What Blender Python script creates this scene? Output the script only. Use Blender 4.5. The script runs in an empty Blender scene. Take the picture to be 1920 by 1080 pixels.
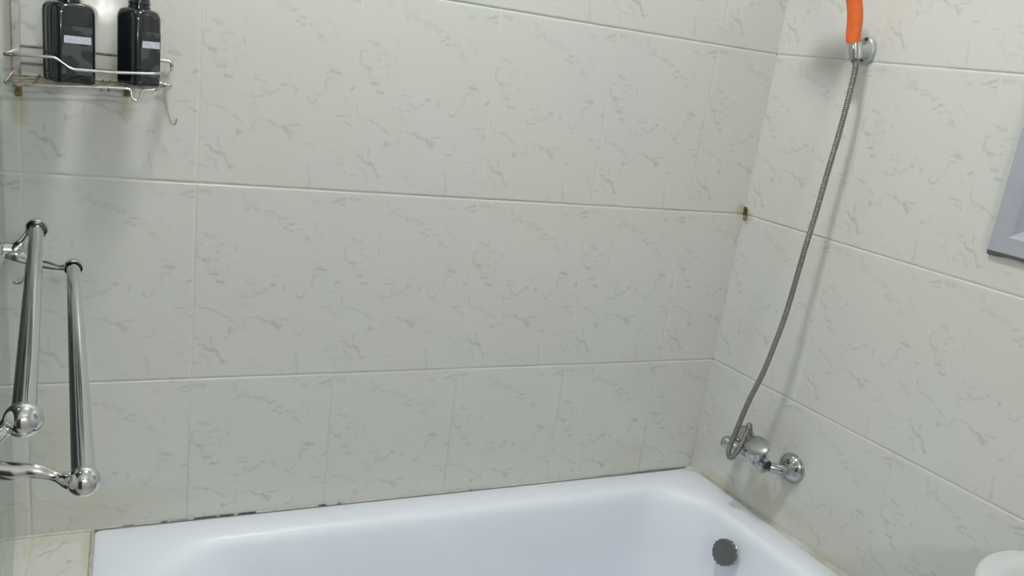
import bpy, bmesh, math, random
import numpy as np
from mathutils import Vector, Matrix

S = bpy.context.scene
COL = S.collection
PI = math.pi

# ------------------------------------------------------------------ camera
cam_d = bpy.data.cameras.new('camera')
cam = bpy.data.objects.new('camera', cam_d)
COL.objects.link(cam)
cam.location = (-1.3445, -1.5452, 1.5063)
cam.rotation_euler = (1.3018, -0.1309, -0.4183)
cam_d.lens = 28.845
cam_d.sensor_width = 36
cam_d.clip_start = 0.01
S.camera = cam

# ------------------------------------------------------------------ world, exposure
w = bpy.data.worlds.new('world'); S.world = w
w.use_nodes = True
w.node_tree.nodes['Background'].inputs[0].default_value = (0.80, 0.9, 1.0, 1)
w.node_tree.nodes['Background'].inputs[1].default_value = 0.1
S.view_settings.view_transform = 'Standard'
S.view_settings.look = 'None'
S.view_settings.gamma = 1
S.view_settings.use_curve_mapping = False
S.view_settings.exposure = 0.0

LAMP = 132.0          # ceiling lamps, radiance of the diffusers
LAMP2 = 20.0
UNSEEN_WALL_LAMP = 125.0
FLASH = 2.0          # the phone's own light beside the lens

# the phone's flash, 8 cm left of the lens
fl = bpy.data.lights.new('phone_flash', 'POINT')
fl.energy = FLASH; fl.shadow_soft_size = 0.016; fl.color = (1, 0.97, 0.93)
flo = bpy.data.objects.new('phone_flash', fl); COL.objects.link(flo)
flo.location = (-1.425, -1.56, 1.508)

# ------------------------------------------------------------------ helpers
SB, CB = 0.109447, 0.993993          # wall on the right is 6.3 degrees off square
EB = Vector((SB, -CB, 0)); NB = Vector((-CB, -SB, 0))
def BP(a, o, z):                     # along the right wall, off the wall, height
    return EB * a + NB * o + Vector((0, 0, z))

def tag(o, label=None, cat=None, group=None, kind=None):
    if label: o['label'] = label
    if cat: o['category'] = cat
    if group: o['group'] = group
    if kind: o['kind'] = kind
    return o

def empty(name, loc):
    o = bpy.data.objects.new(name, None); COL.objects.link(o)
    o.location = loc; o.empty_display_size = 0.02
    return o

class MB:
    def __init__(s): s.v = []; s.f = []
    def add(s, vs, fs):
        n = len(s.v); s.v += [tuple(x) for x in vs]; s.f += [tuple(i + n for i in f) for f in fs]; return s
    def box(s, lo, hi, M=None):
        x0, y0, z0 = lo; x1, y1, z1 = hi
        vs = [Vector(p) for p in ((x0,y0,z0),(x1,y0,z0),(x1,y1,z0),(x0,y1,z0),(x0,y0,z1),(x1,y0,z1),(x1,y1,z1),(x0,y1,z1))]
        if M: vs = [M @ p for p in vs]
        return s.add(vs, [(0,3,2,1),(4,5,6,7),(0,1,5,4),(1,2,6,5),(2,3,7,6),(3,0,4,7)])
    def loft(s, loops, cap0=False, cap1=False, closed=True):
        n = len(loops[0]); vs = [p for l in loops for p in l]; fs = []
        for i in range(len(loops) - 1):
            for j in range(n if closed else n - 1):
                k = (j + 1) % n
                fs.append((i*n+j, i*n+k, (i+1)*n+k, (i+1)*n+j))
        if cap0: fs.append(tuple(range(n - 1, -1, -1)))
        if cap1: fs.append(tuple((len(loops)-1)*n + j for j in range(n)))
        return s.add(vs, fs)
    def tube(s, pts, r, seg=10, caps=True, closed=False, flat=1.0):
        pts = [Vector(p) for p in pts]; N = len(pts)
        rr = r if isinstance(r, (list, tuple)) else [r] * N
        T = []
        for i in range(N):
            a = pts[(i - 1) % N] if (closed or i) else pts[0]
            b = pts[(i + 1) % N] if (closed or i < N - 1) else pts[-1]
            T.append((b - a).normalized())
        up = Vector((0, 0, 1)) if abs(T[0].z) < 0.9 else Vector((1, 0, 0))
        nrm = (up - T[0] * up.dot(T[0])).normalized(); loops = []
        for i in range(N):
            if i:
                nrm = nrm - T[i] * nrm.dot(T[i]); nrm.normalize()
            bn = T[i].cross(nrm)
            loops.append([pts[i] + (nrm * math.cos(2*PI*k/seg) + bn * math.sin(2*PI*k/seg) * flat) * rr[i] for k in range(seg)])
        if closed: loops.append(loops[0]); return s.loft(loops)
        return s.loft(loops, caps, caps)
    def lathe(s, prof, o=(0,0,0), axis=(0,0,1), seg=32):
        ax = Vector(axis).normalized(); o = Vector(o)
        u = ax.orthogonal().normalized(); v = ax.cross(u)
        loops = [[o + ax * h + (u * math.cos(2*PI*k/seg) + v * math.sin(2*PI*k/seg)) * max(r, 1e-5) for k in range(seg)] for r, h in prof]
        return s.loft(loops, True, True)
    def ball(s, c, r, seg=32):
        n = 16
        return s.lathe([(r * math.sin(PI*i/n), -r * math.cos(PI*i/n)) for i in range(n + 1)], c, (0,0,1), seg)
    def build(s, name, mat, parent=None, smooth=True, bevel=0, at=None, angle=40):
        base = parent.matrix_basis.translation if parent else Vector(at or (0,0,0))
        if parent and parent.parent: base = base + parent.parent.matrix_basis.translation
        me = bpy.data.meshes.new(name)
        me.from_pydata([tuple(Vector(p) - base) for p in s.v], [], s.f)
        bm = bmesh.new(); bm.from_mesh(me)
        bmesh.ops.remove_doubles(bm, verts=bm.verts, dist=1e-6)
        bmesh.ops.recalc_face_normals(bm, faces=bm.faces)
        bm.to_mesh(me); bm.free(); me.update()
        if smooth:
            me.polygons.foreach_set('use_smooth', [True] * len(me.polygons))
            me.set_sharp_from_angle(angle=math.radians(angle))
        me.materials.append(mat)
        o = bpy.data.objects.new(name, me); COL.objects.link(o)
        if parent: o.parent = parent
        elif at: o.location = at
        if bevel:
            m = o.modifiers.new('bevel', 'BEVEL'); m.width = bevel; m.segments = 3; m.limit_method = 'ANGLE'
        return o

def smoothpath(pts, n=8):                 # Catmull-Rom through the points
    P = [Vector(p) for p in pts]; P = [P[0]*2 - P[1]] + P + [P[-1]*2 - P[-2]]
    out = []
    for i in range(1, len(P) - 2):
        for k in range(n):
            t = k / n
            out.append(0.5 * ((2*P[i]) + (-P[i-1]+P[i+1])*t + (2*P[i-1]-5*P[i]+4*P[i+1]-P[i+2])*t*t + (-P[i-1]+3*P[i]-3*P[i+1]+P[i+2])*t**3))
    out.append(P[-2]); return out

def corner_path(pts, r=0.006, n=5):       # polyline with rounded corners (bent wire)
    P = [Vector(p) for p in pts]; out = [P[0]]
    for i in range(1, len(P) - 1):
        a, b = (P[i-1]-P[i]), (P[i+1]-P[i])
        d = min(r, a.length*.45, b.length*.45)
        A = P[i] + a.normalized()*d; B = P[i] + b.normalized()*d
        for k in range(n + 1):
            t = k / n; out.append(A*(1-t)**2 + P[i]*2*t*(1-t) + B*t*t)
    out.append(P[-1]); return out

# ------------------------------------------------------------------ materials
def mat(name, col, rough=0.5, metal=0.0, **kw):
    m = bpy.data.materials.new(name); m.use_nodes = True
    b = m.node_tree.nodes['Principled BSDF']
    b.inputs['Base Color'].default_value = (*col, 1); b.inputs['Roughness'].default_value = rough
    b.inputs['Metallic'].default_value = metal
    for k, v in kw.items(): b.inputs[k.replace('_', ' ')].default_value = v
    return m, m.node_tree, b
def noise(nt, scale, detail=3, rough=.5, coord='Object', dist=0.0):
    tc = nt.nodes.new('ShaderNodeTexCoord'); n = nt.nodes.new('ShaderNodeTexNoise')
    n.inputs['Scale'].default_value = scale; n.inputs['Detail'].default_value = detail
    n.inputs['Roughness'].default_value = rough; n.inputs['Distortion'].default_value = dist
    nt.links.new(tc.outputs[coord], n.inputs['Vector']); return n
def ramp(nt, src, p0, c0, p1, c1):
    r = nt.nodes.new('ShaderNodeValToRGB')
    r.color_ramp.elements[0].position = p0; r.color_ramp.elements[0].color = (*c0, 1)
    r.color_ramp.elements[1].position = p1; r.color_ramp.elements[1].color = (*c1, 1)
    nt.links.new(src, r.inputs[0]); return r
def bump(nt, b, src, strength, dist):
    n = nt.nodes.new('ShaderNodeBump'); n.inputs['Strength'].default_value = strength; n.inputs['Distance'].default_value = dist
    nt.links.new(src, n.inputs['Height']); nt.links.new(n.outputs[0], b.inputs['Normal']); return n
def mixc(nt, fac, a, b, mode='MIX'):
    m = nt.nodes.new('ShaderNodeMix'); m.data_type = 'RGBA'; m.blend_type = mode
    for sock, val in ((m.inputs[0], fac), (m.inputs[6], a), (m.inputs[7], b)):
        if hasattr(val, 'is_output'): nt.links.new(val, sock)
        elif isinstance(val, (int, float)): sock.default_value = val
        else: sock.default_value = (*val, 1)
    return m.outputs[2]
def math_(nt, op, a, b=0.0, c=None, clamp=False):
    m = nt.nodes.new('ShaderNodeMath'); m.operation = op; m.use_clamp = clamp
    for i, v in enumerate((a, b) if c is None else (a, b, c)):
        if hasattr(v, 'is_output'): nt.links.new(v, m.inputs[i])
        else: m.inputs[i].default_value = v
    return m.outputs[0]

# glazed tile: printed grey-green veins (traced, stored per vertex), grout, old yellowing
TILE, nt, b = mat('glazed_marble_tile', (.6, .6, .55), 0.16, Specular_IOR_Level=.45)
def attr(nt, name):
    a = nt.nodes.new('ShaderNodeAttribute'); a.attribute_name = name; return a.outputs['Fac']
n1 = noise(nt, 2.2, 3); n2 = noise(nt, 420, 2, .6); n3 = noise(nt, 60, 4, .65); n4 = noise(nt, 5.5, 4, .6)
base = mixc(nt, ramp(nt, n1.outputs['Fac'], .35, (0,)*3, .65, (1,)*3).outputs[0], (.612, .622, .580), (.598, .622, .590))
yel = ramp(nt, n4.outputs['Fac'], .58, (0,)*3, .78, (1,)*3).outputs[0]
base = mixc(nt, math_(nt, 'MULTIPLY', yel, .45), base, (.60, .595, .50))
vn = math_(nt, 'MULTIPLY', attr(nt, 'vein'), math_(nt, 'MULTIPLY_ADD', n3.outputs['Fac'], 1.4, 0.12), clamp=True)
base = mixc(nt, math_(nt, 'MULTIPLY', vn, .85), base, (.385, .405, .375))
grout = mixc(nt, ramp(nt, n3.outputs['Fac'], .4, (0,)*3, .7, (1,)*3).outputs[0], (.62, .625, .58), (.56, .56, .51))
base = mixc(nt, attr(nt, 'joint'), base, grout)
base = mixc(nt, attr(nt, 'grime_marks'), base, (.30, .29, .22))
base = mixc(nt, attr(nt, 'rust'), base, (.47, .45, .30))
nt.links.new(base, b.inputs['Base Color'])
nt.links.new(math_(nt, 'MULTIPLY_ADD', attr(nt, 'joint'), .5, math_(nt, 'MULTIPLY_ADD', n3.outputs['Fac'], .1, .08)), b.inputs['Roughness'])
bump(nt, b, noise(nt, 14, 2).outputs['Fac'], .12, .004)

PLAIN, nt, b = mat('plain_tile', (.58, .58, .54), .2)
nn = noise(nt, 3, 3); nt.links.new(ramp(nt, nn.outputs['Fac'], .3, (.66, .66, .63), .7, (.72, .72, .69)).outputs[0], b.inputs['Base Color'])
PAINT, nt, b = mat('ceiling_paint', (.80, .80, .79), .8)
nn = noise(nt, 30, 4); bump(nt, b, nn.outputs['Fac'], .2, .002)
FLOOR, nt, b = mat('floor_tile', (.35, .34, .31), .35)
tc = nt.nodes.new('ShaderNodeTexCoord'); br = nt.nodes.new('ShaderNodeTexBrick'); br.offset = 0
br.inputs['Scale'].default_value = 3.3; br.inputs['Color1'].default_value = (.50,.49,.46,1); br.inputs['Color2'].default_value = (.54,.53,.50,1)
br.inputs['Mortar'].default_value = (.2,.2,.18,1); br.inputs['Mortar Size'].default_value = .012; br.inputs['Brick Width'].default_value = 1; br.inputs['Row Height'].default_value = 1
nt.links.new(tc.outputs['Object'], br.inputs['Vector']); nt.links.new(br.outputs[0], b.inputs['Base Color'])
ENAMEL, nt, b = mat('bath_enamel', (.76, .81, .875), .38)
nn = noise(nt, 6, 3); nt.links.new(ramp(nt, nn.outputs['Fac'], .3, (.745, .795, .86), .7, (.77, .82, .88)).outputs[0], b.inputs['Base Color'])
CERAMIC, nt, b = mat('white_ceramic', (.60, .63, .635), .1, Coat_Weight=.3)
CHROME, nt, b = mat('chrome', (.66, .67, .68), .07, 1.0)
nn = noise(nt, 40, 4); nt.links.new(math_(nt, 'MULTIPLY_ADD', nn.outputs['Fac'], .16, .02), b.inputs['Roughness'])
TAPCHROME, nt, b = mat('tap_chrome', (.46, .47, .48), .12, 1.0)
nn = noise(nt, 60, 4); nt.links.new(math_(nt, 'MULTIPLY_ADD', nn.outputs['Fac'], .2, .05), b.inputs['Roughness'])
SATIN, nt, b = mat('satin_chrome', (.34, .36, .355), .35, .8)
KNOB, nt, b = mat('dark_knob', (.14, .155, .15), .3, .6)
DULL, nt, b = mat('dull_chrome', (.36, .37, .37), .22, 1.0)
nn = noise(nt, 90, 4); nt.links.new(math_(nt, 'MULTIPLY_ADD', nn.outputs['Fac'], .25, .12), b.inputs['Roughness'])
WIRE, nt, b = mat('steel_wire', (.62, .62, .60), .25, 1.0)
nn = noise(nt, 55, 4); nt.links.new(ramp(nt, nn.outputs['Fac'], .5, (.60, .60, .58), .72, (.30, .24, .15)).outputs[0], b.inputs['Base Color'])
RUSTY, nt, b = mat('rusty_wire', (.25, .2, .13), .5, .7)
nn = noise(nt, 70, 4); nt.links.new(ramp(nt, nn.outputs['Fac'], .35, (.11, .09, .06), .7, (.42, .37, .27)).outputs[0], b.inputs['Base Color'])
RUST, nt, b = mat('rust', (.17, .12, .05), .8)
nn = noise(nt, 200, 4); nt.links.new(ramp(nt, nn.outputs['Fac'], .35, (.09, .065, .03), .7, (.26, .20, .10)).outputs[0], b.inputs['Base Color'])
HOSE, nt, b = mat('steel_hose', (.23, .23, .215), .42, .75)
BLACK, nt, b = mat('black_bottle', (.010, .013, .015), .12, Coat_Weight=.5)
nn = noise(nt, 25, 2); nt.links.new(ramp(nt, nn.outputs['Fac'], .3, (.008, .011, .013), .7, (.014, .018, .020)).outputs[0], b.inputs['Base Color'])
FILM, nt, b = mat('dark_label_film', (.03, .035, .038), .3, Coat_Weight=.4)
nn = noise(nt, 38, 1, .4); nt.links.new(ramp(nt, nn.outputs['Fac'], .52, (.014, .018, .021), .56, (.055, .062, .065)).outputs[0], b.inputs['Base Color'])
PAPER, nt, b = mat('white_label', (.58, .60, .68), .5)
nn = noise(nt, 160, 3); nt.links.new(ramp(nt, nn.outputs['Fac'], .35, (.44, .46, .54), .7, (.60, .62, .70)).outputs[0], b.inputs['Base Color'])
ORANGE, nt, b = mat('orange_plastic', (.80, .155, .03), .35)
nn = noise(nt, 50, 2); nt.links.new(ramp(nt, nn.outputs['Fac'], .3, (.74, .135, .025), .7, (.84, .17, .035)).outputs[0], b.inputs['Base Color'])
GREYPL, nt, b = mat('chromed_plastic', (.42, .45, .445), .32, .35)
PVC, nt, b = mat('window_frame_plastic', (.43, .44, .50), .35)
nn = noise(nt, 12, 5, .7); nt.links.new(ramp(nt, nn.outputs['Fac'], .3, (.35, .36, .415), .7, (.40, .415, .46)).outputs[0], b.inputs['Base Color'])
PANE, nt, b = mat('frosted_pane', (.24, .24, .42), .25)
nn = noise(nt, 80, 3); bump(nt, b, nn.outputs['Fac'], .3, .002)
CAULK, nt, b = mat('silicone_bead', (.60, .60, .53), .5)
nn = noise(nt, 26, 5, .7); cc = ramp(nt, nn.outputs['Fac'], .42, (.60, .60, .54), .70, (.40, .38, .28)).outputs[0]
nt.links.new(mixc(nt, attr(nt, 'grime_marks'), cc, (.035, .033, .028)), b.inputs['Base Color'])
STAINED, nt, b = mat('stained_grout', (.50, .49, .40), .6)
nn = noise(nt, 18, 5, .7); nt.links.new(ramp(nt, nn.outputs['Fac'], .35, (.56, .57, .53), .66, (.37, .36, .26)).outputs[0], b.inputs['Base Color'])
BRASS, nt, b = mat('tarnished_brass', (.20, .18, .10), .45, .8)
nn = noise(nt, 300, 3); nt.links.new(ramp(nt, nn.outputs['Fac'], .3, (.10, .09, .05), .7, (.28, .25, .15)).outputs[0], b.inputs['Base Color'])
SCREW, nt, b = mat('screw_dark', (.03, .03, .03), .5)
WOOD, nt, b = mat('dark_door', (.06, .04, .03), .4)
nn = noise(nt, 9, 5); nt.links.new(ramp(nt, nn.outputs['Fac'], .3, (.04, .027, .02), .7, (.09, .06, .04)).outputs[0], b.inputs['Base Color'])
HOUSING, nt, b = mat('lamp_housing', (.75, .75, .75), .4)
def glow(name, col, k):
    m, nt, b = mat(name, (.8, .8, .8), .5)
    b.inputs['Emission Color'].default_value = (*col, 1); b.inputs['Emission Strength'].default_value = k
    return m
GLOW1 = glow('lamp_glow', (.985, .975, .962), LAMP)
GLOW2 = glow('lamp_glow_far', (.985, .975, .962), LAMP2)
GLOW3 = glow('unseen_wall_lamp_glow', (.985, .975, .962), UNSEEN_WALL_LAMP)
GLASS = bpy.data.materials.new('screen_glass'); GLASS.use_nodes = True
nt = GLASS.node_tree; nt.nodes.clear()
o_ = nt.nodes.new('ShaderNodeOutputMaterial'); mx = nt.nodes.new('ShaderNodeMixShader'); fr = nt.nodes.new('ShaderNodeFresnel')
tr = nt.nodes.new('ShaderNodeBsdfTransparent'); gl = nt.nodes.new('ShaderNodeBsdfGlossy')
tr.inputs[0].default_value = (.93, .97, .95, 1); gl.inputs[0].default_value = (.93, .97, .95, 1); gl.inputs['Roughness'].default_value = .03; fr.inputs[0].default_value = 1.5
nt.links.new(fr.outputs[0], mx.inputs[0]); nt.links.new(tr.outputs[0], mx.inputs[1]); nt.links.new(gl.outputs[0], mx.inputs[2]); nt.links.new(mx.outputs[0], o_.inputs[0])

# printed veins of one tile: x0, y0, x1, y1 (fractions of the tile from its top left), half width in mm, strength
VEINS=[[0.027,0.037,0.094,0.039,3.28,0.5],[0.063,0.033,0.088,0.046,2.55,0.4],[0.144,0.039,0.227,0.077,4.55,0.15],[0.288,0.043,0.309,0.069,4.01,0.25],[0.318,0.115,0.368,0.086,4.01,0.35],[0.375,0.11,0.408,0.119,2.18,0.6],[0.431,0.118,0.474,0.119,1.27,0.7],[0.449,0.135,0.495,0.144,2.55,0.35],[0.487,0.124,0.535,0.142,2.55,0.35],[0.536,0.157,0.569,0.156,2.18,0.6],[0.562,0.148,0.595,0.15,1.46,0.55],[0.604,0.183,0.641,0.181,1.64,0.8],[0.576,0.203,0.599,0.2,1.46,0.9],[0.61,0.216,0.641,0.216,1.46,0.8],[0.664,0.208,0.705,0.209,1.27,0.7],[0.705,0.209,0.719,0.219,1.09,0.6],[0.729,0.249,0.757,0.259,2.18,0.6],[0.713,0.267,0.754,0.266,1.46,0.4],[0.758,0.272,0.79,0.284,1.46,0.5],[0.821,0.315,0.836,0.325,1.82,0.2],[0.763,0.061,0.804,0.062,2.73,0.4],[0.699,0.021,0.747,0.034,2.18,0.25],[0.869,0.014,0.924,0.017,1.46,0.35],[0.887,0.061,0.922,0.059,1.64,0.5],[0.921,0.055,0.983,0.037,2.18,0.8],[0.944,0.074,0.993,0.068,1.09,0.9],[0.773,0.17,0.803,0.195,1.82,0.3],[0.825,0.21,0.842,0.241,2.73,0.2],[0.066,0.248,0.091,0.252,1.82,0.6],[0.098,0.259,0.129,0.259,2.55,0.5],[0.019,0.301,0.053,0.295,1.82,0.5],[0.019,0.301,0.018,0.363,1.64,0.55],[0.027,0.362,0.072,0.379,1.46,0.7],[0.059,0.377,0.094,0.379,2.55,0.8],[0.078,0.389,0.085,0.399,1.27,0.6],[0.128,0.306,0.153,0.304,1.64,0.5],[0.169,0.297,0.194,0.297,1.82,0.5],[0.132,0.331,0.155,0.335,1.46,0.5],[0.128,0.378,0.16,0.37,1.46,0.4],[0.203,0.352,0.226,0.354,1.82,0.4],[0.215,0.392,0.216,0.405,2.0,0.4],[0.265,0.31,0.269,0.328,1.46,0.7],[0.266,0.215,0.271,0.248,1.27,0.3],[0.256,0.384,0.276,0.386,2.55,0.2],[0.089,0.409,0.096,0.429,2.18,0.25],[0.109,0.449,0.151,0.451,2.18,0.9],[0.152,0.487,0.197,0.492,2.0,0.9],[0.124,0.429,0.168,0.423,2.55,0.25],[0.334,0.491,0.363,0.488,1.46,0.7],[0.38,0.495,0.41,0.495,1.46,0.5],[0.339,0.465,0.405,0.469,2.18,0.2],[0.507,0.502,0.534,0.502,2.37,0.8],[0.524,0.455,0.558,0.46,1.82,0.25],[0.793,0.383,0.828,0.383,1.82,0.3],[0.823,0.412,0.88,0.419,2.55,0.9],[0.789,0.421,0.831,0.416,1.09,0.7],[0.805,0.447,0.854,0.444,1.64,0.5],[0.799,0.458,0.797,0.506,1.82,0.45],[0.847,0.399,0.861,0.404,1.82,0.5],[0.962,0.491,1.001,0.477,1.82,0.8],[0.894,0.492,0.912,0.492,1.27,0.3],[0.266,0.559,0.286,0.564,2.18,0.3],[0.309,0.564,0.345,0.572,1.82,0.5],[0.321,0.548,0.326,0.574,1.64,0.5],[0.345,0.569,0.391,0.564,1.27,0.7],[0.389,0.535,0.41,0.543,3.64,0.35],[0.424,0.551,0.456,0.543,2.0,0.6],[0.456,0.54,0.489,0.524,2.55,0.5],[0.589,0.508,0.61,0.515,1.27,0.9],[0.61,0.515,0.598,0.531,1.09,0.9],[0.681,0.542,0.69,0.56,1.27,0.5],[0.69,0.563,0.722,0.574,1.46,0.8],[0.722,0.574,0.76,0.528,1.27,0.6],[0.76,0.528,0.79,0.504,1.27,0.35],[0.721,0.601,0.769,0.59,1.64,0.3],[0.92,0.533,0.946,0.538,1.46,0.4],[0.013,0.57,0.02,0.585,1.46,0.6],[0.017,0.59,0.05,0.623,1.64,0.3],[0.047,0.625,0.108,0.629,0.91,0.8],[0.108,0.629,0.173,0.647,1.09,0.75],[0.173,0.647,0.213,0.668,1.09,0.5],[0.213,0.668,0.239,0.679,2.18,0.5],[0.24,0.684,0.267,0.695,2.18,0.35],[0.327,0.606,0.361,0.608,3.28,0.2],[0.378,0.672,0.445,0.678,1.27,0.5],[0.445,0.678,0.48,0.694,2.0,0.75],[0.48,0.697,0.542,0.705,2.0,0.55],[0.535,0.702,0.576,0.735,3.28,0.85],[0.577,0.714,0.602,0.725,2.18,0.6],[0.569,0.741,0.583,0.749,1.27,0.5],[0.569,0.691,0.644,0.684,1.46,0.7],[0.351,0.674,0.334,0.722,2.18,0.3],[0.288,0.73,0.348,0.734,1.82,0.3],[0.245,0.732,0.243,0.753,2.0,0.85],[0.249,0.743,0.269,0.743,2.0,0.8],[0.221,0.774,0.225,0.79,1.82,0.35],[0.7,0.772,0.739,0.774,1.46,0.8],[0.76,0.726,0.763,0.759,1.82,0.3],[0.878,0.622,0.936,0.626,1.27,0.9],[0.936,0.626,1.007,0.612,1.09,0.35],[0.931,0.645,0.976,0.662,1.46,0.6],[0.976,0.664,1.01,0.667,1.46,0.8],[1.019,0.656,1.023,0.695,1.27,0.6],[1.02,0.698,1.007,0.712,1.27,0.7],[1.007,0.712,1.017,0.74,1.27,0.5],[0.86,0.802,0.896,0.804,1.27,0.5],[0.927,0.823,0.95,0.84,2.18,0.25],[0.917,0.868,0.945,0.863,2.18,0.4],[0.956,0.9,0.979,0.906,1.82,0.4],[0.988,0.921,1.035,0.945,1.46,0.25],[0.018,0.782,0.05,0.79,1.82,0.5],[0.124,0.778,0.125,0.815,1.46,0.7],[0.045,0.816,0.077,0.82,1.09,0.9],[0.077,0.82,0.091,0.841,1.64,0.9],[0.091,0.841,0.137,0.853,1.82,0.95],[0.136,0.842,0.163,0.858,2.37,0.9],[0.163,0.853,0.184,0.888,1.82,0.85],[0.184,0.888,0.202,0.908,1.46,0.6],[0.199,0.91,0.209,0.916,2.73,0.95],[0.209,0.913,0.238,0.909,1.46,0.6],[0.066,0.875,0.106,0.889,2.55,0.35],[0.109,0.889,0.124,0.933,2.55,0.3],[0.013,0.911,0.065,0.918,1.46,0.5],[0.708,0.869,0.72,0.926,1.27,0.5],[0.724,0.926,0.731,0.971,1.27,0.6],[0.719,0.954,0.726,0.999,3.28,0.2],[0.392,0.907,0.427,0.91,1.82,0.3],[0.436,0.946,0.504,0.948,2.73,0.15],[0.575,0.961,0.625,0.979,1.64,0.35],[0.202,0.989,0.249,0.999,1.64,0.35]]

# ------------------------------------------------------------------ tiled walls
def tile_raster(W=544, H=750, tw=.2715, th=.375):
    X, Y = np.meshgrid((np.arange(W) + .5) / W * tw, (np.arange(H) + .5) / H * th)
    out = np.zeros((H, W), np.float32)
    rng = np.random.default_rng(4)
    g = rng.normal(size=(H // 6 + 3, W // 6 + 3)); g2 = rng.normal(size=(H // 6 + 3, W // 6 + 3))
    def up(g):
        yy = np.arange(H) / 6; xx = np.arange(W) / 6; yi = yy.astype(int); xi = xx.astype(int)
        fy = (yy - yi)[:, None]; fx = (xx - xi)[None, :]
        return (g[yi][:, xi]*(1-fy)*(1-fx) + g[yi+1][:, xi]*fy*(1-fx) + g[yi][:, xi+1]*(1-fy)*fx + g[yi+1][:, xi+1]*fy*fx)
    X2 = X + up(g) * .0007; Y2 = Y + up(g2) * .0006
    for x0, y0, x1, y1, r, s in VEINS:
        r = r * .001 * 1.5
        ax, ay, bx, by = x0*tw, y0*th, x1*tw, y1*th
        i0 = max(0, int((min(ax, bx) - 2*r - .003) / tw * W)); i1 = min(W, int((max(ax, bx) + 2*r + .003) / tw * W) + 1)
        j0 = max(0, int((min(ay, by) - 2*r - .003) / th * H)); j1 = min(H, int((max(ay, by) + 2*r + .003) / th * H) + 1)
        if i1 <= i0 or j1 <= j0: continue
        px, py = X2[j0:j1, i0:i1], Y2[j0:j1, i0:i1]
        dx, dy = bx - ax, by - ay; L = dx*dx + dy*dy + 1e-12
        t = np.clip(((px-ax)*dx + (py-ay)*dy) / L, 0, 1)
        d = np.hypot(px - ax - t*dx, py - ay - t*dy)
        m = np.clip(1.25 - d / r, 0, 1) * s
        out[j0:j1, i0:i1] = np.maximum(out[j0:j1, i0:i1], m)
    return out
RAST = tile_raster()

def lines(a, b, joints, fine, step, coarse):
    """grid lines from a to b: groove lines at each joint, fine spacing inside fine=(f0, f1)"""
    js = sorted(j for j in joints if a < j < b)
    L = [a]; edges = [a] + js + [b]
    for k in range(len(edges) - 1):
        e0, e1 = edges[k], edges[k+1]
        s0 = e0 if k == 0 else e0 + .0042; s1 = e1 if k == len(edges) - 2 else e1 - .0042
        if k: L += [e0 + .0008, e0 + .0020]
        x = s0; 
        while x < s1 - 1e-6:
            L.append(x); x += step if fine[0] - .01 < x < fine[1] else coarse
            if s1 - x < step * .4: break
        L.append(s1)
        if k < len(edges) - 2: L += [e1 - .0020, e1 - .0008]
    L.append(b)
    return np.array(sorted(set(round(v, 6) for v in L)))

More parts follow.
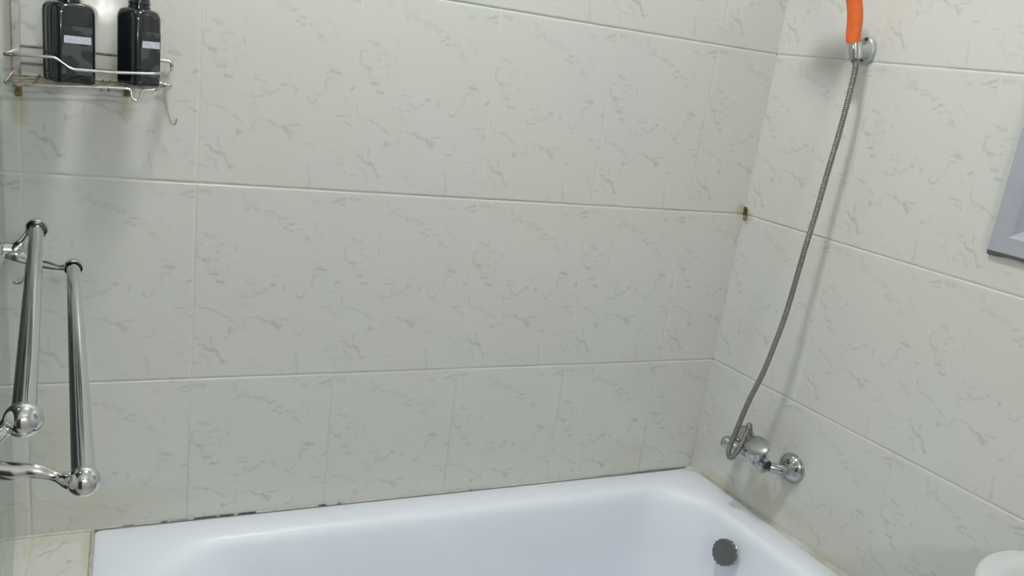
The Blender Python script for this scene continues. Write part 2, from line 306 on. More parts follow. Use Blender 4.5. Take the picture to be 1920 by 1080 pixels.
def tiled_plane(name, O, eu, ev, n, ur, vr, uj, vj, uf, vf, hole=None, seed=0, spots=(), step=.0021, coarse=.012, kind='structure', vdark=0.0, depth=.0011, marks=()):
    """O + eu*u + ev*v, surface facing n; uj, vj joint positions"""
    rng = np.random.default_rng(seed)
    U = lines(ur[0], ur[1], uj, uf, step, coarse); V = lines(vr[0], vr[1], vj, vf, step, coarse)
    nu, nv = len(U), len(V)
    def local(x, js):
        js = np.array(sorted(js)); k = np.clip(np.searchsorted(js, x) - 1, 0, len(js) - 2)
        f = (x - js[k]) / (js[k+1] - js[k]); d = np.abs(x[:, None] - js[None, :]).min(1)
        return k, f, d
    ku, fu, du = local(U, uj); kv, fv, dv = local(V, vj)
    inside_u = (fu >= 0) & (fu <= 1); inside_v = (fv >= 0) & (fv <= 1)
    D = np.minimum(du[None, :], dv[:, None])
    joint = np.clip((.0020 - D) / .0012, 0, 1)
    prof = lambda q: np.clip((.0020 - q) / .0012, 0, 1) + .25 * np.clip((.0042 - q) / .0022, 0, 1)
    groove = -np.maximum(depth * prof(dv)[:, None] + 0 * du[None, :], depth * .35 * prof(du)[None, :])
    H, W = RAST.shape
    ri = np.clip(((1 - fv) * H).astype(int), 0, H - 1); ci = np.clip((fu * W).astype(int), 0, W - 1)
    vein = RAST[ri][:, ci] * (inside_u[None, :] & inside_v[:, None]) * (1 - joint)
    amp = rng.uniform(.75, 1.05, (len(vj) + 1, len(uj) + 1)); vein = vein * amp[kv][:, ku]
    # lippage: every tile sits a hair differently
    tl = rng.uniform(-.0004, .0004, (3, len(vj) + 1, len(uj) + 1))
    tilt = (tl[0][kv][:, ku] * (fu[None, :] - .5) + tl[1][kv][:, ku] * (fv[:, None] - .5)) * (1 - joint)
    # grime: broken dark lines in the grout
    g = rng.normal(size=400)
    def wob(x, sc, s):
        r = np.random.default_rng(s); q = r.normal(size=600); t = (x - x.min()) * sc; i = t.astype(int); f = t - i
        f = f*f*(3-2*f); return q[i]*(1-f) + q[i+1]*f
    grime_marks = np.zeros((nv, nu))
    for k, z in enumerate(vj):
        line = np.clip(1 - np.abs(V - (z + .0010)) / .0014, 0, 1)[:, None]
        a = np.clip(wob(U, 11, seed*7 + k) * .6, 0, .5)[None, :]
        grime_marks = np.maximum(grime_marks, line * a)
    for k, x in enumerate(uj):
        line = np.clip(1 - np.abs(U - x) / .0018, 0, 1)[None, :]
        low = np.clip((.90 - V) / .2, 0, 1) if vdark else V * 0
        a = (np.clip(wob(V, 14, seed*13 + k) * .35 + .42, 0, .6) * low * vdark)[:, None]
        grime_marks = np.maximum(grime_marks, line * a)
    rust = np.zeros((nv, nu))
    for (su, sv, ru, rv, st) in spots:
        rr = ((U[None, :] - su) / ru) ** 2 + ((V[:, None] - sv) / rv) ** 2
        rust = np.maximum(rust, st * np.clip(1.2 - rr, 0, 1))
    for (su, sv, ru, rv, st) in marks:  # small darker streaks, written into the same layer as the grout lines
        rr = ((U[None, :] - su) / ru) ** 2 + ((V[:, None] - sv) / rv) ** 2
        grime_marks = np.maximum(grime_marks, st * np.clip(1.15 - rr, 0, 1))
    off = groove + tilt
    P = (np.array(O)[None, None, :] + U[None, :, None] * np.array(eu)[None, None, :] + V[:, None, None] * np.array(ev)[None, None, :]
         + off[:, :, None] * np.array(n)[None, None, :]).reshape(-1, 3)
    I = np.arange(nv * nu).reshape(nv, nu)
    Q = np.stack([I[:-1, :-1], I[:-1, 1:], I[1:, 1:], I[1:, :-1]], -1).reshape(-1, 4)
    if np.dot(np.cross(eu, ev), n) < 0: Q = Q[:, ::-1]
    if hole:
        cu = (U[:-1] + U[1:]) / 2; cv = (V[:-1] + V[1:]) / 2
        keep = ~(((cu > hole[0]) & (cu < hole[1]))[None, :] & ((cv > hole[2]) & (cv < hole[3]))[:, None])
        Q = Q[keep.reshape(-1)]
    me = bpy.data.meshes.new(name)
    me.vertices.add(len(P)); me.vertices.foreach_set('co', P.astype(np.float32).ravel())
    me.loops.add(Q.size); me.loops.foreach_set('vertex_index', Q.astype(np.int32).ravel())
    me.polygons.add(len(Q)); me.polygons.foreach_set('loop_start', (np.arange(len(Q)) * 4).astype(np.int32))
    me.polygons.foreach_set('loop_total', np.full(len(Q), 4, np.int32))
    me.polygons.foreach_set('use_smooth', np.ones(len(Q), bool))
    me.update(calc_edges=True)
    for nm, arr in (('vein', vein), ('joint', joint), ('grime_marks', grime_marks), ('rust', rust)):
        at = me.attributes.new(nm, 'FLOAT', 'POINT'); at.data.foreach_set('value', arr.astype(np.float32).ravel())
    me.materials.append(TILE)
    o = bpy.data.objects.new(name, me); COL.objects.link(o)
    if kind: o['kind'] = kind
    return o

RW, RL = -2.9, -2.6                      # left wall x, front wall y
TOP = 2.9
zrows = [0.1029, 0.4769, 0.8517, 1.2275, 1.6015, 1.976, 2.351, 2.7255, 3.1]
ujA = [-3.135, -2.863, -2.592, -2.3205, -2.049, -1.777, -1.5052, -1.2368, -0.9652, -0.6935, -0.4270, -0.1658, 0.1052]
ujB = [-0.004, 0.2649, 0.5240, 0.790, 1.056, 1.322, 1.588, 1.854, 2.12, 2.386, 2.652]
# back wall: u = x, v = z, facing -y
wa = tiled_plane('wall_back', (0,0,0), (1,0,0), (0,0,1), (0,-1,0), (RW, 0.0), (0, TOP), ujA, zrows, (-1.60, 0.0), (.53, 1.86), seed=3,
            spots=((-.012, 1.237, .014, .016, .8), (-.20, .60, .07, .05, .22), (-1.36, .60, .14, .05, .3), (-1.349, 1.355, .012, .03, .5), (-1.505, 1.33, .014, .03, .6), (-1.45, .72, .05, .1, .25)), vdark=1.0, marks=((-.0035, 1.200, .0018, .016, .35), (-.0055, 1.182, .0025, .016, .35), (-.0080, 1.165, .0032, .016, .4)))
# right wall, 6 degrees off square, with the window opening
WIN = (0.592, 1.292, 1.262, 1.262 + .55 + .6)
WX0, WX1, WZ0, WZ1 = 0.593, 1.29, 1.295, 2.05
wb = tiled_plane('wall_right', (0,0,0), tuple(EB), (0,0,1), tuple(NB), (0, 2.62), (0, TOP), ujB, zrows, (-.01, .86), (.58, 1.88), seed=8,
            hole=(WX0 + .03, WX1 - .03, WZ0 + .03, WZ1 - .03),
            spots=((.012, 1.225, .02, .018, .7), (.24, .615, .07, .05, .35), (.33, .60, .10, .03, .3), (.10, .56, .08, .02, .5), (.45, .60, .12, .10, .2), (.305, .655, .03, .03, .35)), vdark=.5)
# remaining walls, floor, ceiling
o = MB().add([(RW, RL, 0), (RW, 0, 0), (RW, 0, TOP), (RW, RL, TOP)], [(0,1,2,3)]).build('wall_left', PLAIN, smooth=False); o['kind'] = 'structure'
xr = 0.109447 / 0.993993 * 2.6
o = MB().add([(RW, RL, 0), (xr, RL, 0), (xr, RL, TOP), (RW, RL, TOP)], [(3,2,1,0)]).build('wall_front', PLAIN, smooth=False); o['kind'] = 'structure'
o = MB().add([(RW, RL, 0), (xr, RL, 0), (0, 0, 0), (RW, 0, 0)], [(0,1,2,3)]).build('floor', FLOOR, smooth=False); o['kind'] = 'structure'
o = MB().add([(RW, RL, TOP), (xr, RL, TOP), (0, 0, TOP), (RW, 0, TOP)], [(3,2,1,0)]).build('ceiling', PAINT, smooth=False); o['kind'] = 'structure'
# unseen door behind the camera, added dark for the band mirrored in the chrome
d = MB().box((-2.55, RL + .001, 0), (-1.70, RL + .045, 2.05)).build('door_1', WOOD, smooth=False, bevel=.004); d['kind'] = 'structure'
h = MB().tube([(-1.80, RL+.045, 1.0), (-1.80, RL+.09, 1.0), (-1.92, RL+.095, 1.0)], .009).build('door_handle', CHROME, d)

# ------------------------------------------------------------------ ledge at the head of the bath
RIM = 0.55
LX0, LX1 = -1.78, -1.404
lu = [-1.7767, -1.5052, -1.2337]; 
led = tiled_plane('trim_1', (0,0,RIM - .004), (1,0,0), (0,-1,0), (0,0,1), (LX0, LX1), (0.0, .93), lu, [-.002, .373, .748, 1.123], (-1.56, -1.40), (0, .3), seed=5, coarse=.01,
    spots=((-1.45, .02, .09, .02, .35), (-1.505, .03, .012, .05, .4), (-1.41, .05, .012, .08, .5)))
apr = MB().box((LX0, -.93, 0), (LX1, -.001, RIM - .008)); apr.build('trim_2', PLAIN, smooth=False)['kind'] = 'structure'
# low tiled panel along the front of the bath
MB().box((LX1 + .0, -.742, 0), (.078, -.722, RIM - .03)).build('trim_3', PLAIN, smooth=False)['kind'] = 'structure'

# ------------------------------------------------------------------ bathtub
def rquad(c, radii, z, n=14, m=18):
    """rounded quadrilateral through 4 corners c (counter-clockwise), n points per arc, m per side"""
    out = []; C = [Vector((x, y)) for x, y in c]; arcs = []
    for i in range(4):
        p, a, b_ = C[i], C[i-1], C[(i+1) % 4]; r = radii[i]
        da, db = (a - p).normalized(), (b_ - p).normalized()
        ang = da.angle(db); t = r / math.tan(ang / 2)
        s, e = p + da * t, p + db * t
        ctr = p + (da + db).normalized() * (r / math.sin(ang / 2))
        v0, v1 = s - ctr, e - ctr; th = v0.angle(v1) if r > 1e-5 else 0
        arc = []
        for k in range(n + 1):
            q = k / n
            if th < 1e-4: arc.append(p.copy()); continue
            arc.append(ctr + (v0 * math.sin((1-q)*th) + v1 * math.sin(q*th)) / math.sin(th))
        arcs.append(arc)
    for i in range(4):
        out += arcs[i]; nx = arcs[(i+1) % 4][0]; l = arcs[i][-1]
        out += [l.lerp(nx, k / (m+1)) for k in range(1, m + 1)]
    return [Vector((q.x, q.y, z)) for q in out]
# corners counter-clockwise from above: front-left, front-right, back-right, back-left
def oc(d): return [(-1.402 + d, -.72 + d), (.052 - d, -.72 + d), (.004 - d, -.003 - d), (-1.402 + d, -.003 - d)]
def ic(l, r, f, b_): return [(-1.402 + l, -.72 + f), (.052 - r, -.72 + f), (.004 - r, -.003 - b_), (-1.402 + l, -.003 - b_)]
OR = [.012, .03, .055, .012]
loops = [rquad(oc(.006), OR, RIM - .035), rquad(oc(.0), OR, RIM - .03), rquad(oc(.0), OR, RIM - .008), rquad(oc(.002), OR, RIM - .003), rquad(oc(.007), OR, RIM)]
# (left, right, front, back insets, z, radius)
for l, r, f, b_, z, rad in ((.085,.062,.07,.060,RIM,.10), (.094,.070,.078,.068,RIM-.0012,.11), (.102,.077,.086,.075,RIM-.005,.12), (.110,.083,.093,.081,RIM-.013,.125), (.118,.088,.099,.086,RIM-.027,.13),
        (.135,.098,.108,.094,RIM-.07,.135), (.16,.110,.117,.102,RIM-.13,.14), (.20,.125,.127,.113,RIM-.22,.145), (.25,.145,.140,.128,RIM-.31,.15), (.29,.17,.155,.145,RIM-.355,.15), (.34,.21,.19,.18,RIM-.382,.14), (.42,.28,.25,.24,RIM-.39,.10)):
    loops.append(rquad(ic(l, r, f, b_), [rad]*4, z))
tub = tag(empty('bathtub', (-.70, -.36, 0)), 'white enamelled bathtub set against the tiled back wall', 'bathtub')
t = MB().loft(loops, False, True)
body = t.build('tub_body', ENAMEL, tub, angle=80)
# overflow knob on the end wall
oc_ = Vector(BP(.275, .118, .490)); ax = (NB + Vector((0,0,.28))).normalized()
ov = MB().lathe([(.0, .0), (.029, .0), (.029, .003), (.027, .005), (.019, .008)], oc_ , ax).build('overflow_plate', GREYPL, tub)
kb = MB()
prof = [(.020, .004), (.027, .007), (.0290, .012), (.0290, .020), (.0275, .024), (.021, .026), (0, .0265)]
kb.lathe(prof, oc_, ax, 48)
u_ = ax.orthogonal().normalized(); v_ = ax.cross(u_)
for k in range(16):
    a = 2*PI*k/16; c = oc_ + (u_*math.cos(a) + v_*math.sin(a)) * .0262
    kb.tube([c + ax*.007, c + ax*.022], .0042, 16)
kb.build('overflow_knob', KNOB, tub)
dr = MB().lathe([(.0, .0), (.034, .0), (.034, .003), (.022, .004), (.020, .001), (0, .001)], (-.33, -.37, RIM - .390)).build('drain', CHROME, tub)

# ------------------------------------------------------------------ silicone beads round the bath (setting)
def bead(name, pts, r, dark=(), m=CAULK, sub=.004):
    P = [Vector(p) for p in pts]; Q = [P[0]]
    for a, b_ in zip(P[:-1], P[1:]):
        n = max(1, int((b_ - a).length / sub)); Q += [a.lerp(b_, k / n) for k in range(1, n + 1)]
    rng = random.Random(5); rr = [r * rng.uniform(.8, 1.1) for _ in Q]
    o = MB().tube(Q, rr, 8).build(name, m)
    o['kind'] = 'structure'
    at = o.data.attributes.new('grime_marks', 'FLOAT', 'POINT')
    vals = []
    for v in o.data.vertices:
        s = 0.0
        for x0, x1, k in dark:
            if x0 < v.co.x < x1: s = max(s, k)
        vals.append(s)
    at.data.foreach_set('value', vals)
    return o
DARK = [(-1.224,-1.178,.95), (-1.176,-1.146,1), (-1.138,-1.102,1), (-1.352,-1.333,.6), (-1.282,-1.270,.8), (-1.268,-1.23,.45), (-.974,-.957,1), (-.934,-.926,.8), (-.63,-.62,.5), (-.185,-.02,.7), (-.30,-.19,.35)]
bead('trim_4', [(-1.402, -.0015, RIM - .0005), (-.006, -.0015, RIM - .0005)], .0017, DARK)
bead('trim_5', [(-1.78, -.001, RIM - .003), (-1.402, -.001, RIM - .003)], .0030)
bead('trim_6', [(-1.403, -.004, RIM - .002), (-1.403, -.71, RIM - .002)], .0032, m=STAINED)
# grout filling the wedge between the rounded corner of the bath and the right wall
wedge = MB()
outer = []; inner = []
ctr_line = rquad(oc(.001), OR, RIM)
side = [p for p in ctr_line if p.x > -.06 and p.y > -.62]
side.sort(key=lambda p: -p.y)
N = 60
prev = None
top = []
for k in range(N + 1):
    y = -.002 - .62 * k / N
    xs = [p.x for p in side]; ys = [p.y for p in side]
    xi = np.interp(-y, [-q for q in ys], xs)
    xw = SB / CB * (-y) - .0005
    zt = RIM - .004 + (.006 if k % 5 == 0 else .0045) * .5
    top.append((Vector((xi - .002, y, zt - .003)), Vector(((xi + xw) / 2, y, zt - .0005)), Vector((xw, y, zt + .004))))
wl = [[a, b_, c, Vector((c.x, c.y, RIM - .05)), Vector((a.x, a.y, RIM - .05))] for a, b_, c in top]
o = wedge.loft(wl, True, True).build('trim_7', STAINED); o['kind'] = 'structure'

# ------------------------------------------------------------------ glass bath screen
GX = lambda y: -1.53 + .0698 * (-y)
g = MB()
def gp(y, off, z): return Vector((GX(y) - off, y, z))
g.add([gp(-.002,0,RIM+.002), gp(-.925,0,RIM+.002), gp(-.925,.008,RIM+.002), gp(-.002,.008,RIM+.002), gp(-.002,0,2.05), gp(-.925,0,2.05), gp(-.925,.008,2.05), gp(-.002,.008,2.05)],
      [(0,3,2,1),(4,5,6,7),(0,1,5,4),(1,2,6,5),(2,3,7,6),(3,0,4,7)])
go = g.build('glass_screen', GLASS, smooth=False)
tag(go, 'clear glass bath screen carrying the towel rail at the left edge', 'shower screen')

# ------------------------------------------------------------------ double towel rail on the glass
rail = tag(empty('towel_rail', (GX(-.2), -.2, 1.147)), 'double chrome towel rail with two ball-ended bars on the glass screen', 'towel rail')
F1, N1 = Vector((-1.467, -.199, 1.183)), Vector((-1.4205, -.846, 1.180))
F2, N2 = Vector((-1.418, -.237, 1.136)), Vector((-1.3765, -.869, 1.133))
for F, N_, rb, rc in ((F1, N1, .0146, .0150), (F2, N2, .0126, .0128)):
    d_ = (N_ - F).normalized()
    MB().tube([F, N_], .0093, 28).build('bar', CHROME, rail)
    MB().ball(N_, rb).build('ball_end', CHROME, rail)
    MB().lathe([(0, -.018), (rc*.5, -.0165), (rc*.8, -.012), (rc*.96, -.004), (rc, .004), (rc*.97, .010), (rc*.90, .0105), (.0095, .006)], F, d_).build('collar', CHROME, rail)
def arm(pts, rr, nm='arm', fl=1.0):
    n = 6; P = smoothpath(pts, n); R_ = []
    for i in range(len(rr) - 1):
        for k in range(n): t_ = k / n; t_ = t_*t_*(3-2*t_); R_.append(rr[i]*(1-t_) + rr[i+1]*t_)
    R_.append(rr[-1]); return MB().tube(P, R_, 14).build(nm, CHROME, rail)
# far bracket: flange on the glass, hub, two swept arms
for yb, c0 in ((-.2, Vector((-1.514, -.2, 1.149))), (-.86, Vector((-1.468, -.86, 1.156)))):
    nrm = Vector((1, .0698, 0)).normalized()
    gpt = Vector((GX(yb), yb, c0.z))
    MB().lathe([(.0, 0), (.022, 0), (.0225, .002), (.020, .005), (.012, .007), (.011, .02), (0, .02)], gpt, nrm).build('flange', CHROME, rail)
hub = Vector((-1.506, -.2, 1.148))
arm([hub, (-1.494, -.2, 1.150), (-1.484, -.2, 1.164), (-1.477, -.201, 1.177), F1 + Vector((-.006, 0, .004))], [.011, .0105, .0055, .0045, .006])
arm([hub, (-1.492, -.2, 1.142), (-1.474, -.203, 1.1315), (-1.452, -.212, 1.131), (-1.436, -.226, 1.131), F2 + Vector((-.006, 0, 0))], [.011, .0105, .0048, .0062, .004, .0055])
hubn = Vector((GX(-.86) + .016, -.86, 1.156))
arm([hubn, (-1.446, -.86, 1.163), (-1.436, -.858, 1.172), N1 + Vector((-.010, 0, -.004))], [.011, .008, .0048, .007])
arm([hubn, (-1.443, -.861, 1.147), (-1.428, -.862, 1.143), (-1.412, -.864, 1.143), (-1.398, -.866, 1.138), N2 + Vector((-.009, 0, .001))], [.011, .0066, .0075, .0060, .0040, .0075])

# ------------------------------------------------------------------ wire caddy
cad = tag(empty('shower_caddy', (-1.40, -.012, 1.36)), 'rusty steel wire shower caddy holding two black bottles', 'shower caddy')
WR = .0021
YB, YF, ZB, ZF = -.0095, -.120, 1.394, 1.384
fr_ = MB()
# front rail: high on the left, stepping down, then curving back to the wall and up to the top back wire
fr_.tube(corner_path([(-1.512, YB, 1.421), (-1.512, -.105, 1.420), (-1.500, YF, 1.4215), (-1.446, YF, 1.4245), (-1.4245, YF, 1.4095), (-1.370, YF, 1.4115), (-1.308, YF, 1.4165), (-1.287, -.060, 1.417), (-1.2815, YB, 1.4175), (-1.2815, YB, 1.4325), (-1.30, YB, 1.4325)], .006), .0023, 10)
fr_.build('front_rail', WIRE, cad)
bk = MB()
bk.tube([(-1.512, YB, 1.4300), (-1.30, YB, 1.4325)], .0020, 8)
bk.tube([(-1.512, YB, 1.4040), (-1.455, YB, 1.4045), (-1.33, YB, 1.4065)], .0018, 8)
bk.build('back_rail', RUSTY, cad)
bt = MB()
bt.tube(corner_path([(-1.512, YB, 1.390), (-1.512, YF+.012, 1.380), (-1.500, YF, 1.3785), (-1.37, YF, 1.3885), (-1.349, YF, 1.3895), (-1.3435, YF, 1.3880), (-1.3415, YF-.002, 1.3745), (-1.3360, YF-.002, 1.3725), (-1.3305, YF-.002, 1.3745), (-1.3285, YF, 1.3890), (-1.308, YF, 1.3920), (-1.286, -.05, 1.3915), (-1.280, YB, 1.3920), (-1.30, YB, 1.3950)], .005), .0020, 10)
bt.build('front_wire', WIRE, cad)
gr = MB()
for i, y in enumerate((-.030, -.058, -.086)):
    t_ = (y - YB) / (YF - YB)
    gr.tube([(-1.511, y, 1.3865 - .008*t_), (-1.288 - .014*t_, y, 1.3930 - .003*t_)], .0013, 6)
for x in (-1.475, -1.385, -1.3745):
    zz = 1.3848 + (x + 1.51) * .025
    gr.tube([(x, YB, zz + .002), (x, YF, zz - .0055)], .0017, 6)
gr.build('shelf_grid', RUSTY, cad)
po = MB().box((-1.513, -.0115, 1.358), (-1.501, -.0065, 1.78)).build('wall_strip', WIRE, cad, bevel=.001, smooth=False)
for x in (-1.5055, -1.3495):
    MB().box((x - .0045, -.013, 1.352 + (x + 1.5055)*.1), (x + .0045, -.0015, 1.370 + (x + 1.5055)*.1)).build('rubber_foot', RUST, cad, bevel=.002)
MB().box((-1.520, -.013, 1.772), (-1.494, -.0015, 1.80)).build('wall_hook', WIRE, cad, bevel=.003)
# loose wire hook hanging from the end of the caddy
hk = MB().tube(smoothpath([(-1.2965, -.030, 1.3985), (-1.2955, -.022, 1.401), (-1.2940, -.018, 1.396), (-1.2925, -.018, 1.382), (-1.2895, -.018, 1.365), (-1.2850, -.018, 1.345), (-1.2805, -.018, 1.332), (-1.2760, -.018, 1.329), (-1.2735, -.020, 1.333), (-1.2730, -.022, 1.340)], 5), .0013, 8)
hk = hk.build('wire_hook', mat('grey_wire', (.45, .46, .44), .45, .6)[0])
tag(hk, 'thin grey wire hook hanging from the right end of the caddy', 'hook')

# ------------------------------------------------------------------ bottles
def rsq(a, r, z, n=7):
    h = a / 2; P = []
    for cx, cy, a0 in ((h-r, h-r, 0), (-h+r, h-r, 90), (-h+r, -h+r, 180), (h-r, -h+r, 270)):
        for k in range(n + 1):
            q = math.radians(a0 + 90*k/n); P.append(Vector((cx + r*math.cos(q), cy + r*math.sin(q), z)))
    return P
def bottle(loc, yaw, side, hgt, label):
    root = tag(empty('pump_bottle', loc), label, 'bottle')
    root.rotation_euler = (0, 0, yaw)
    M = Matrix.Identity(4)
    a = side
    L = [rsq(a*.86, .008, 0), rsq(a*.96, .011, .0015), rsq(a, .013, .006), rsq(a, .013, hgt - .016), rsq(a*.985, .0135, hgt - .009), rsq(a*.92, .0155, hgt - .003), rsq(a*.80, .019, hgt), rsq(a*.62, .0195, hgt + .0012)]
    def put(mb, name, m, **k):
        me_o = mb.build(name, m, None, **k); me_o.parent = root; return me_o
    put(MB().loft(L, True, True), 'bottle_body', BLACK)
    nk = MB().lathe([(.0165, hgt), (.0165, hgt + .004), (.0155, hgt + .005), (.0155, hgt + .007), (.0165, hgt + .008), (.0165, hgt + .010), (.0155, hgt + .011), (.0155, hgt+.013)]+[(.0150, hgt + .014), (.0158, hgt + .016), (.0150, hgt + .018), (.0158, hgt + .020), (.0150, hgt + .022), (.0150, hgt + .030), (.006, hgt + .032), (.006, hgt+.055)], (0,0,0))
    put(nk, 'pump_collar', BLACK)
    hd = MB().lathe([(.006, hgt+.052), (.013, hgt+.053), (.014, hgt+.060), (.011, hgt+.066), (0, hgt+.067)], (0,0,0))
    hd.tube(smoothpath([(0, 0, hgt + .060), (0, -.02, hgt + .061), (0, -.034, hgt + .057)], 4), [.006]*9, 10)
    put(hd, 'pump_head', BLACK)
    # dark glossy film label on the front face with a white strip across it
    f = -a/2 - .0004; hw = a*.36
    lb = MB().box((-hw, f, hgt*.12), (hw, f + .0006, hgt*.72)); put(lb, 'label_film', FILM, smooth=False)
    st = MB().box((-hw*.86, f - .0005, hgt*.51), (hw*.90, f + .0001, hgt*.60)); o = put(st, 'label_strip', PAPER, smooth=False); o['label'] = 'white paper strip'
    return root
bottle((-1.4300, -.068, 1.3862), math.radians(24), .0615, .1185, 'black pump bottle on the caddy beside the wall strip, left of the other bottle')
bottle((-1.3325, -.064, 1.3925), math.radians(40), .0520, .1165, 'slimmer black pump bottle near the right end of the wire caddy')

# ------------------------------------------------------------------ hooks on the walls
hk = MB()
hk.tube(smoothpath([(.0015, -.004, 1.243), (.000, -.010, 1.240), (-.001, -.012, 1.230), (-.0015, -.013, 1.221), (-.004, -.014, 1.2165), (-.0085, -.015, 1.2175), (-.0105, -.015, 1.222)], 5), .0017, 8)
hk.box((-.003, -.008, 1.226), (.0035, -.0005, 1.246))
hk.tube([(.001, -.005, 1.239), (.007, -.011, 1.2385)], .0014, 6); hk.tube([(.001, -.006, 1.232), (.0055, -.011, 1.233)], .0016, 6)
tag(hk.build('corner_hook', BRASS), 'tiny tarnished brass hook in the corner where two tiled walls meet', 'hook')
hk = MB(); hk.lathe([(.0, 0), (.006, 0), (.005, .003), (.002, .004), (0, .004)], (-1.4985, -.0005, 1.062), (0,-1,0), 16)
hk.tube(smoothpath([(-1.4985, -.003, 1.062), (-1.500, -.016, 1.060), (-1.504, -.020, 1.051), (-1.508, -.021, 1.0455), (-1.514, -.021, 1.0445), (-1.519, -.021, 1.0475)], 5), .0016, 8)
tag(hk.build('wall_hook', DULL), 'small grey metal hook on the tiles behind the towel rail', 'hook')

# ------------------------------------------------------------------ hand shower, its bracket and hose
br = tag(empty('shower_bracket', BP(.24, 0, 1.622)), 'chromed shower bracket with two screws high on the right wall', 'bracket')
pl = MB(); lp = []
for off, k in ((0, 1.0), (.007, 1.0), (.0105, .90), (.012, .7)):
    lp.append([BP(.238 + .021*k*math.cos(q) + (1.622 - 1.622)*0, off, 1.623 + .0275*k*math.sin(q)) for q in [2*PI*i/40 for i in range(40)]])
pl.loft(lp, True, True); pl.build('wall_plate', GREYPL, br)
cl = MB().tube([BP(.238, .011, 1.621), BP(.239, .022, 1.620), BP(.241, .040, 1.619)], [.0185, .0145, .0120], 24); cl.build('stem', GREYPL, br)
CC = BP(.243, .050, 1.618); AXH = (BP(.233, .068, 1.70) - BP(.243, .050, 1.618)).normalized()
rg = MB().lathe([(.0105, -.017), (.0165, -.015), (.0175, 0), (.0165, .015), (.0125, .017)], CC, AXH, 28); rg.build('clip', CHROME, br)
for z in (1.6445, 1.6035):
    MB().lathe([(0, .0), (.0036, .0), (.0034, .0042), (0, .0045)], BP(.238, .0095, z), NB, 14).build('screw', SCREW, br)

hs = tag(empty('hand_shower', CC), 'hand shower with an orange handle held in the high wall bracket', 'hand shower')
hp = [CC + AXH*.012, CC + AXH*.03, BP(.2385, .066, 1.690), BP(.232, .092, 1.745), BP(.218, .140, 1.800), BP(.208, .180, 1.828)]
P = smoothpath(hp, 6); MB().tube(P, [.0135 + .0016*min(1, i/10) for i in range(len(P))], 24).build('handle', ORANGE, hs)['label'] = 'orange plastic handle'
HC = BP(.200, .208, 1.846); hax = (NB*.62 + Vector((0,0,-.75)) - EB*.12).normalized()
MB().lathe([(.0, -.020), (.02, -.020), (.044, -.008), (.050, .004), (.047, .008), (0, .009)], HC, hax, 36).build('shower_head', CHROME, hs)
MB().lathe([(.0, -.018), (.0095, -.018), (.0105, -.006), (.0105, .012), (0, .012)], CC, AXH, 20).build('inlet_nut', CHROME, hs)

hosep = [(CC - AXH*.018), BP(.2565, .050, 1.590), BP(.262, .055, 1.550), BP(.263, .060, 1.459), BP(.261, .065, 1.376), BP(.2595, .070, 1.286), BP(.2565, .075, 1.204), BP(.2555, .085, 1.074), BP(.249, .090, .998), BP(.238, .095, .918), BP(.222, .100, .847), BP(.2085, .102, .775), BP(.1995, .103, .722),
         BP(.199, .103, .704), BP(.205, .102, .6955), BP(.2125, .101, .702), BP(.2235, .099, .729), BP(.229, .095, .762), BP(.227, .088, .777), BP(.219, .078, .781), BP(.2135, .068, .772), BP(.2125, .060, .752)]
HP = smoothpath(hosep, 90); 
L = 0; HR = []; prev = HP[0]
for p_ in HP:
    L += (p_ - prev).length; prev = p_
    HR.append(.0056 + .0006 * math.cos(2*PI*L/.0042))
ho = MB().tube(HP, HR, 12).build('shower_hose', HOSE, at=tuple(CC), angle=180)
tag(ho, 'grey steel shower hose hanging from the bracket down to the mixer tap', 'hose')

# ------------------------------------------------------------------ bath mixer
fx = tag(empty('mixer_tap', BP(.225, 0, .705)), 'chrome bath mixer tap with a flat lever on the right wall', 'tap')
for a in (.300, .152):
    e = MB().lathe([(.0, 0), (.034, 0), (.0345, .003), (.031, .010), (.021, .018), (.0135, .022), (.012, .026), (0, .026)], BP(a, 0, .703), NB, 40); e.build('escutcheon', TAPCHROME, fx)
el = MB().tube(smoothpath([BP(.300, .018, .703), BP(.298, .034, .702), BP(.290, .046, .703), BP(.282, .055, .704)], 5), .0115, 20); el.build('inlet', TAPCHROME, fx)
el = MB().tube(smoothpath([BP(.152, .018, .703), BP(.154, .034, .702), BP(.160, .046, .703), BP(.168, .055, .704)], 5), .0115, 20); el.build('inlet', TAPCHROME, fx)
eu_ = EB
MB().lathe([(.0, 0), (.0135, .0), (.0150, .003), (.0150, .012), (.0135, .015), (0, .015)], BP(.262, .058, .703), EB, 24).build('union_nut', TAPCHROME, fx)
MB().lathe([(.0, 0), (.013, .001), (.0162, .006), (.0165, .016), (.0140, .020), (.0135, .095), (.0175, .105), (.0180, .128), (.0150, .134), (0, .134)], BP(.142, .060, .702), EB, 32).build('mixer_body', TAPCHROME, fx)
# valve dome, lever
vc = BP(.245, .064, .716); va = (NB*.55 + Vector((0,0,1))).normalized()
MB().lathe([(.021, -.022), (.0235, -.010), (.0235, .012), (.0225, .022), (.015, .028), (0, .030)], vc, va, 36).build('valve_dome', TAPCHROME, fx)
lv = MB(); nL = 40; nn_ = (NB*.6 + Vector((0,0,.8))).normalized()
ld = (EB*.97 + Vector((0,0,.05)) + NB*.05); ld = (ld - nn_*ld.dot(nn_)).normalized(); sd = ld.cross(nn_).normalized()
c0 = BP(.262, .088, .752)
lps = []
for off, k in ((-.0045, .86), (-.002, 1), (.002, 1), (.0045, .88), (.0055, .6)):
    ring = []
    for i in range(nL):
        q = 2*PI*i/nL; X = math.cos(q); Y = math.sin(q)
        ring.append(c0 + ld*(.0315*X*k) + sd*(.0235*Y*(1 - .12*X)*k) + nn_*off)
    lps.append(ring)
lv.loft(lps, True, True); lv.tube([c0 - nn_*.004, vc + va*.024], [.011, .014], 16); lv.build('lever', SATIN, fx)
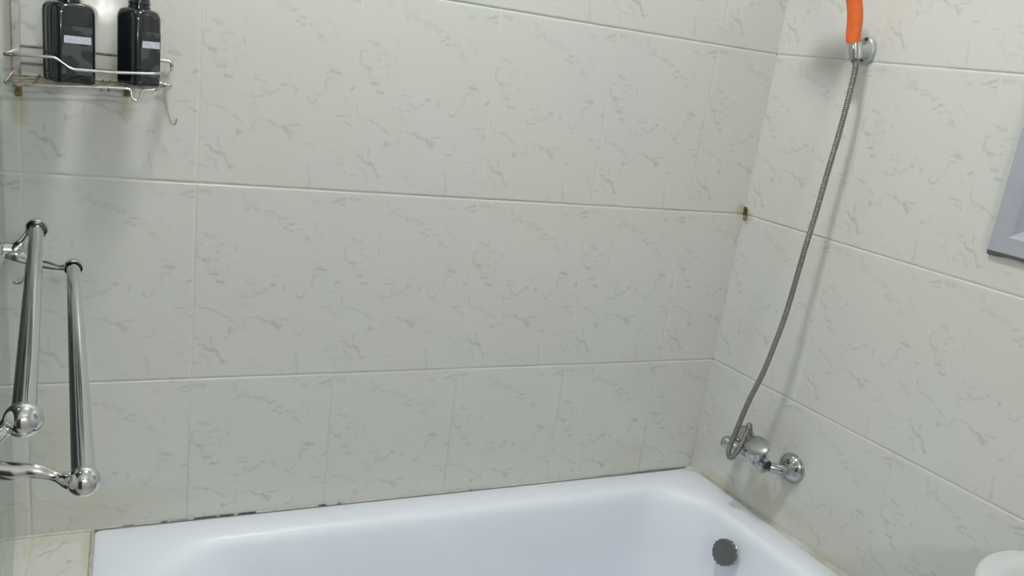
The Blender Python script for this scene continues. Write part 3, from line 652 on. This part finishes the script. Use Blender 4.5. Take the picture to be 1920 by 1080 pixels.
MB().tube([BP(.2125, .060, .712), BP(.2125, .060, .738)], .0095, 6).build('hose_outlet', TAPCHROME, fx)
MB().tube([BP(.2125, .060, .735), BP(.2125, .060, .755)], .0078, 18).build('diverter', TAPCHROME, fx)

# ------------------------------------------------------------------ window in the right wall
def bbox(a0, a1, o0, o1, z0, z1, mb=None):
    mb = mb or MB()
    vs = [BP(a, o, z) for z in (z0, z1) for a, o in ((a0,o0),(a1,o0),(a1,o1),(a0,o1))]
    return mb.add(vs, [(0,3,2,1),(4,5,6,7),(0,1,5,4),(1,2,6,5),(2,3,7,6),(3,0,4,7)])
def frame_loop(ins, o): return [BP(a, o, z) for a, z in ((WX0+ins, WZ0+ins), (WX1-ins, WZ0+ins), (WX1-ins, WZ1-ins), (WX0+ins, WZ1-ins))]
win = empty('window_1', BP(WX0, 0, WZ0)); win['kind'] = 'structure'
fm = MB().loft([frame_loop(0, -.0), frame_loop(0, .012), frame_loop(.002, .014), frame_loop(.030, .014), frame_loop(.034, .011), frame_loop(.046, -.004), frame_loop(.050, -.012), frame_loop(.050, -.05), frame_loop(.028, -.05), frame_loop(.028, 0)])
fm.build('window_frame', PVC, win, smooth=False)
bbox(WX0+.049, WX1-.049, -.020, -.014, WZ0+.049, WZ1-.049).build('pane', PANE, win, smooth=False)
# ragged strip under the frame, the dark of the gap put into its colour
rg = random.Random(2); pts = []
gp_ = MB(); Lp = []
for k in range(41):
    a = WX0 - .002 + (WX1 - WX0) * k / 40
    dz = .0045 + rg.uniform(-.0012, .0016)
    Lp.append([BP(a, .0002, WZ0 + .001), BP(a, .010, WZ0 + .001), BP(a, .008, WZ0 - dz), BP(a, .0002, WZ0 - dz - .003)])
gp_.loft(Lp, True, True).build('gap_strip', mat('dark_gap', (.16, .16, .14), .7)[0], win)

# ------------------------------------------------------------------ wash basin
bs = tag(empty('wash_basin', (-.06, -1.08, 0)), 'rounded white washbasin whose rim shows at the bottom right corner', 'washbasin')
def ell(k, z, dx=0, n=64, fl=.0):
    out = []
    for i in range(n):
        q = 2*PI*i/n; x = math.cos(q); y = math.sin(q)
        ax_ = .205 if x < 0 else .170
        px = -.062 + dx + ax_*k*x; py = -1.08 + .2455*k*y
        lim = SB/CB*(-py) - .003
        out.append(Vector((min(px, lim), py, z)))
    return out
MB().loft([ell(.45,.66), ell(.62,.70), ell(.82,.76), ell(.95,.82), ell(.985,.838), ell(1.0,.846), ell(.995,.852), ell(.97,.855), ell(.86,.855,-.002), ell(.82,.852,-.004), ell(.78,.84,-.008), ell(.68,.79,-.012), ell(.50,.745,-.012), ell(.2,.73,-.012)], True, True).build('bowl', CERAMIC, bs, angle=75)
MB().loft([[Vector((.02 + (.10 + t_)*math.cos(q)*.8, -1.08 + (.10 + t_)*math.sin(q), z)) for q in [2*PI*i/32 for i in range(32)]] for t_, z in ((.012,0), (.010,.02), (-.008,.1), (-.012,.5), (.0,.68))], True, True).build('pedestal', CERAMIC, bs)
MB().tube(smoothpath([(.060, -1.08, .853), (.060, -1.08, .93), (.045, -1.08, .965), (.010, -1.08, .965), (-.01, -1.08, .945)], 6), .011, 16).build('basin_tap', CHROME, bs)

# ------------------------------------------------------------------ lamps
def lamp(name, c, r, gm, label, group=None):
    root = tag(empty(name, c), label, 'lamp', group)
    MB().lathe([(0, 0), (r + .03, 0), (r + .03, -.03), (r + .012, -.045), (r + .005, -.045), (r + .005, -.01), (0, -.01)], c, (0,0,1), 40).build('housing', HOUSING, root)
    MB().lathe([(0, -.04), (r, -.04), (r, -.050), (r*.8, -.057), (0, -.060)], c, (0,0,1), 40).build('diffuser', gm, root)
lamp('ceiling_lamp', (-.96, -.52, TOP - .001), .125, GLOW1, 'round white ceiling lamp over the bath')
lamp('ceiling_lamp', (-2.20, -.55, TOP - .001), .12, GLOW2, 'round white ceiling lamp beyond the glass screen')
ml = tag(empty('unseen_wall_lamp', (-1.0, RL, 2.05)), 'small white unseen lamp on the front wall behind the camera', 'lamp')  # unseen; set from the bracket's side shadow, kept to even out the light
MB().box((-1.20, RL + .001, 2.02), (-.80, RL + .03, 2.08)).build('housing', HOUSING, ml, smooth=False, bevel=.004)
MB().tube([(-1.18, RL + .060, 2.05), (-.82, RL + .060, 2.05)], .030, 24).build('diffuser', GLOW3, ml)
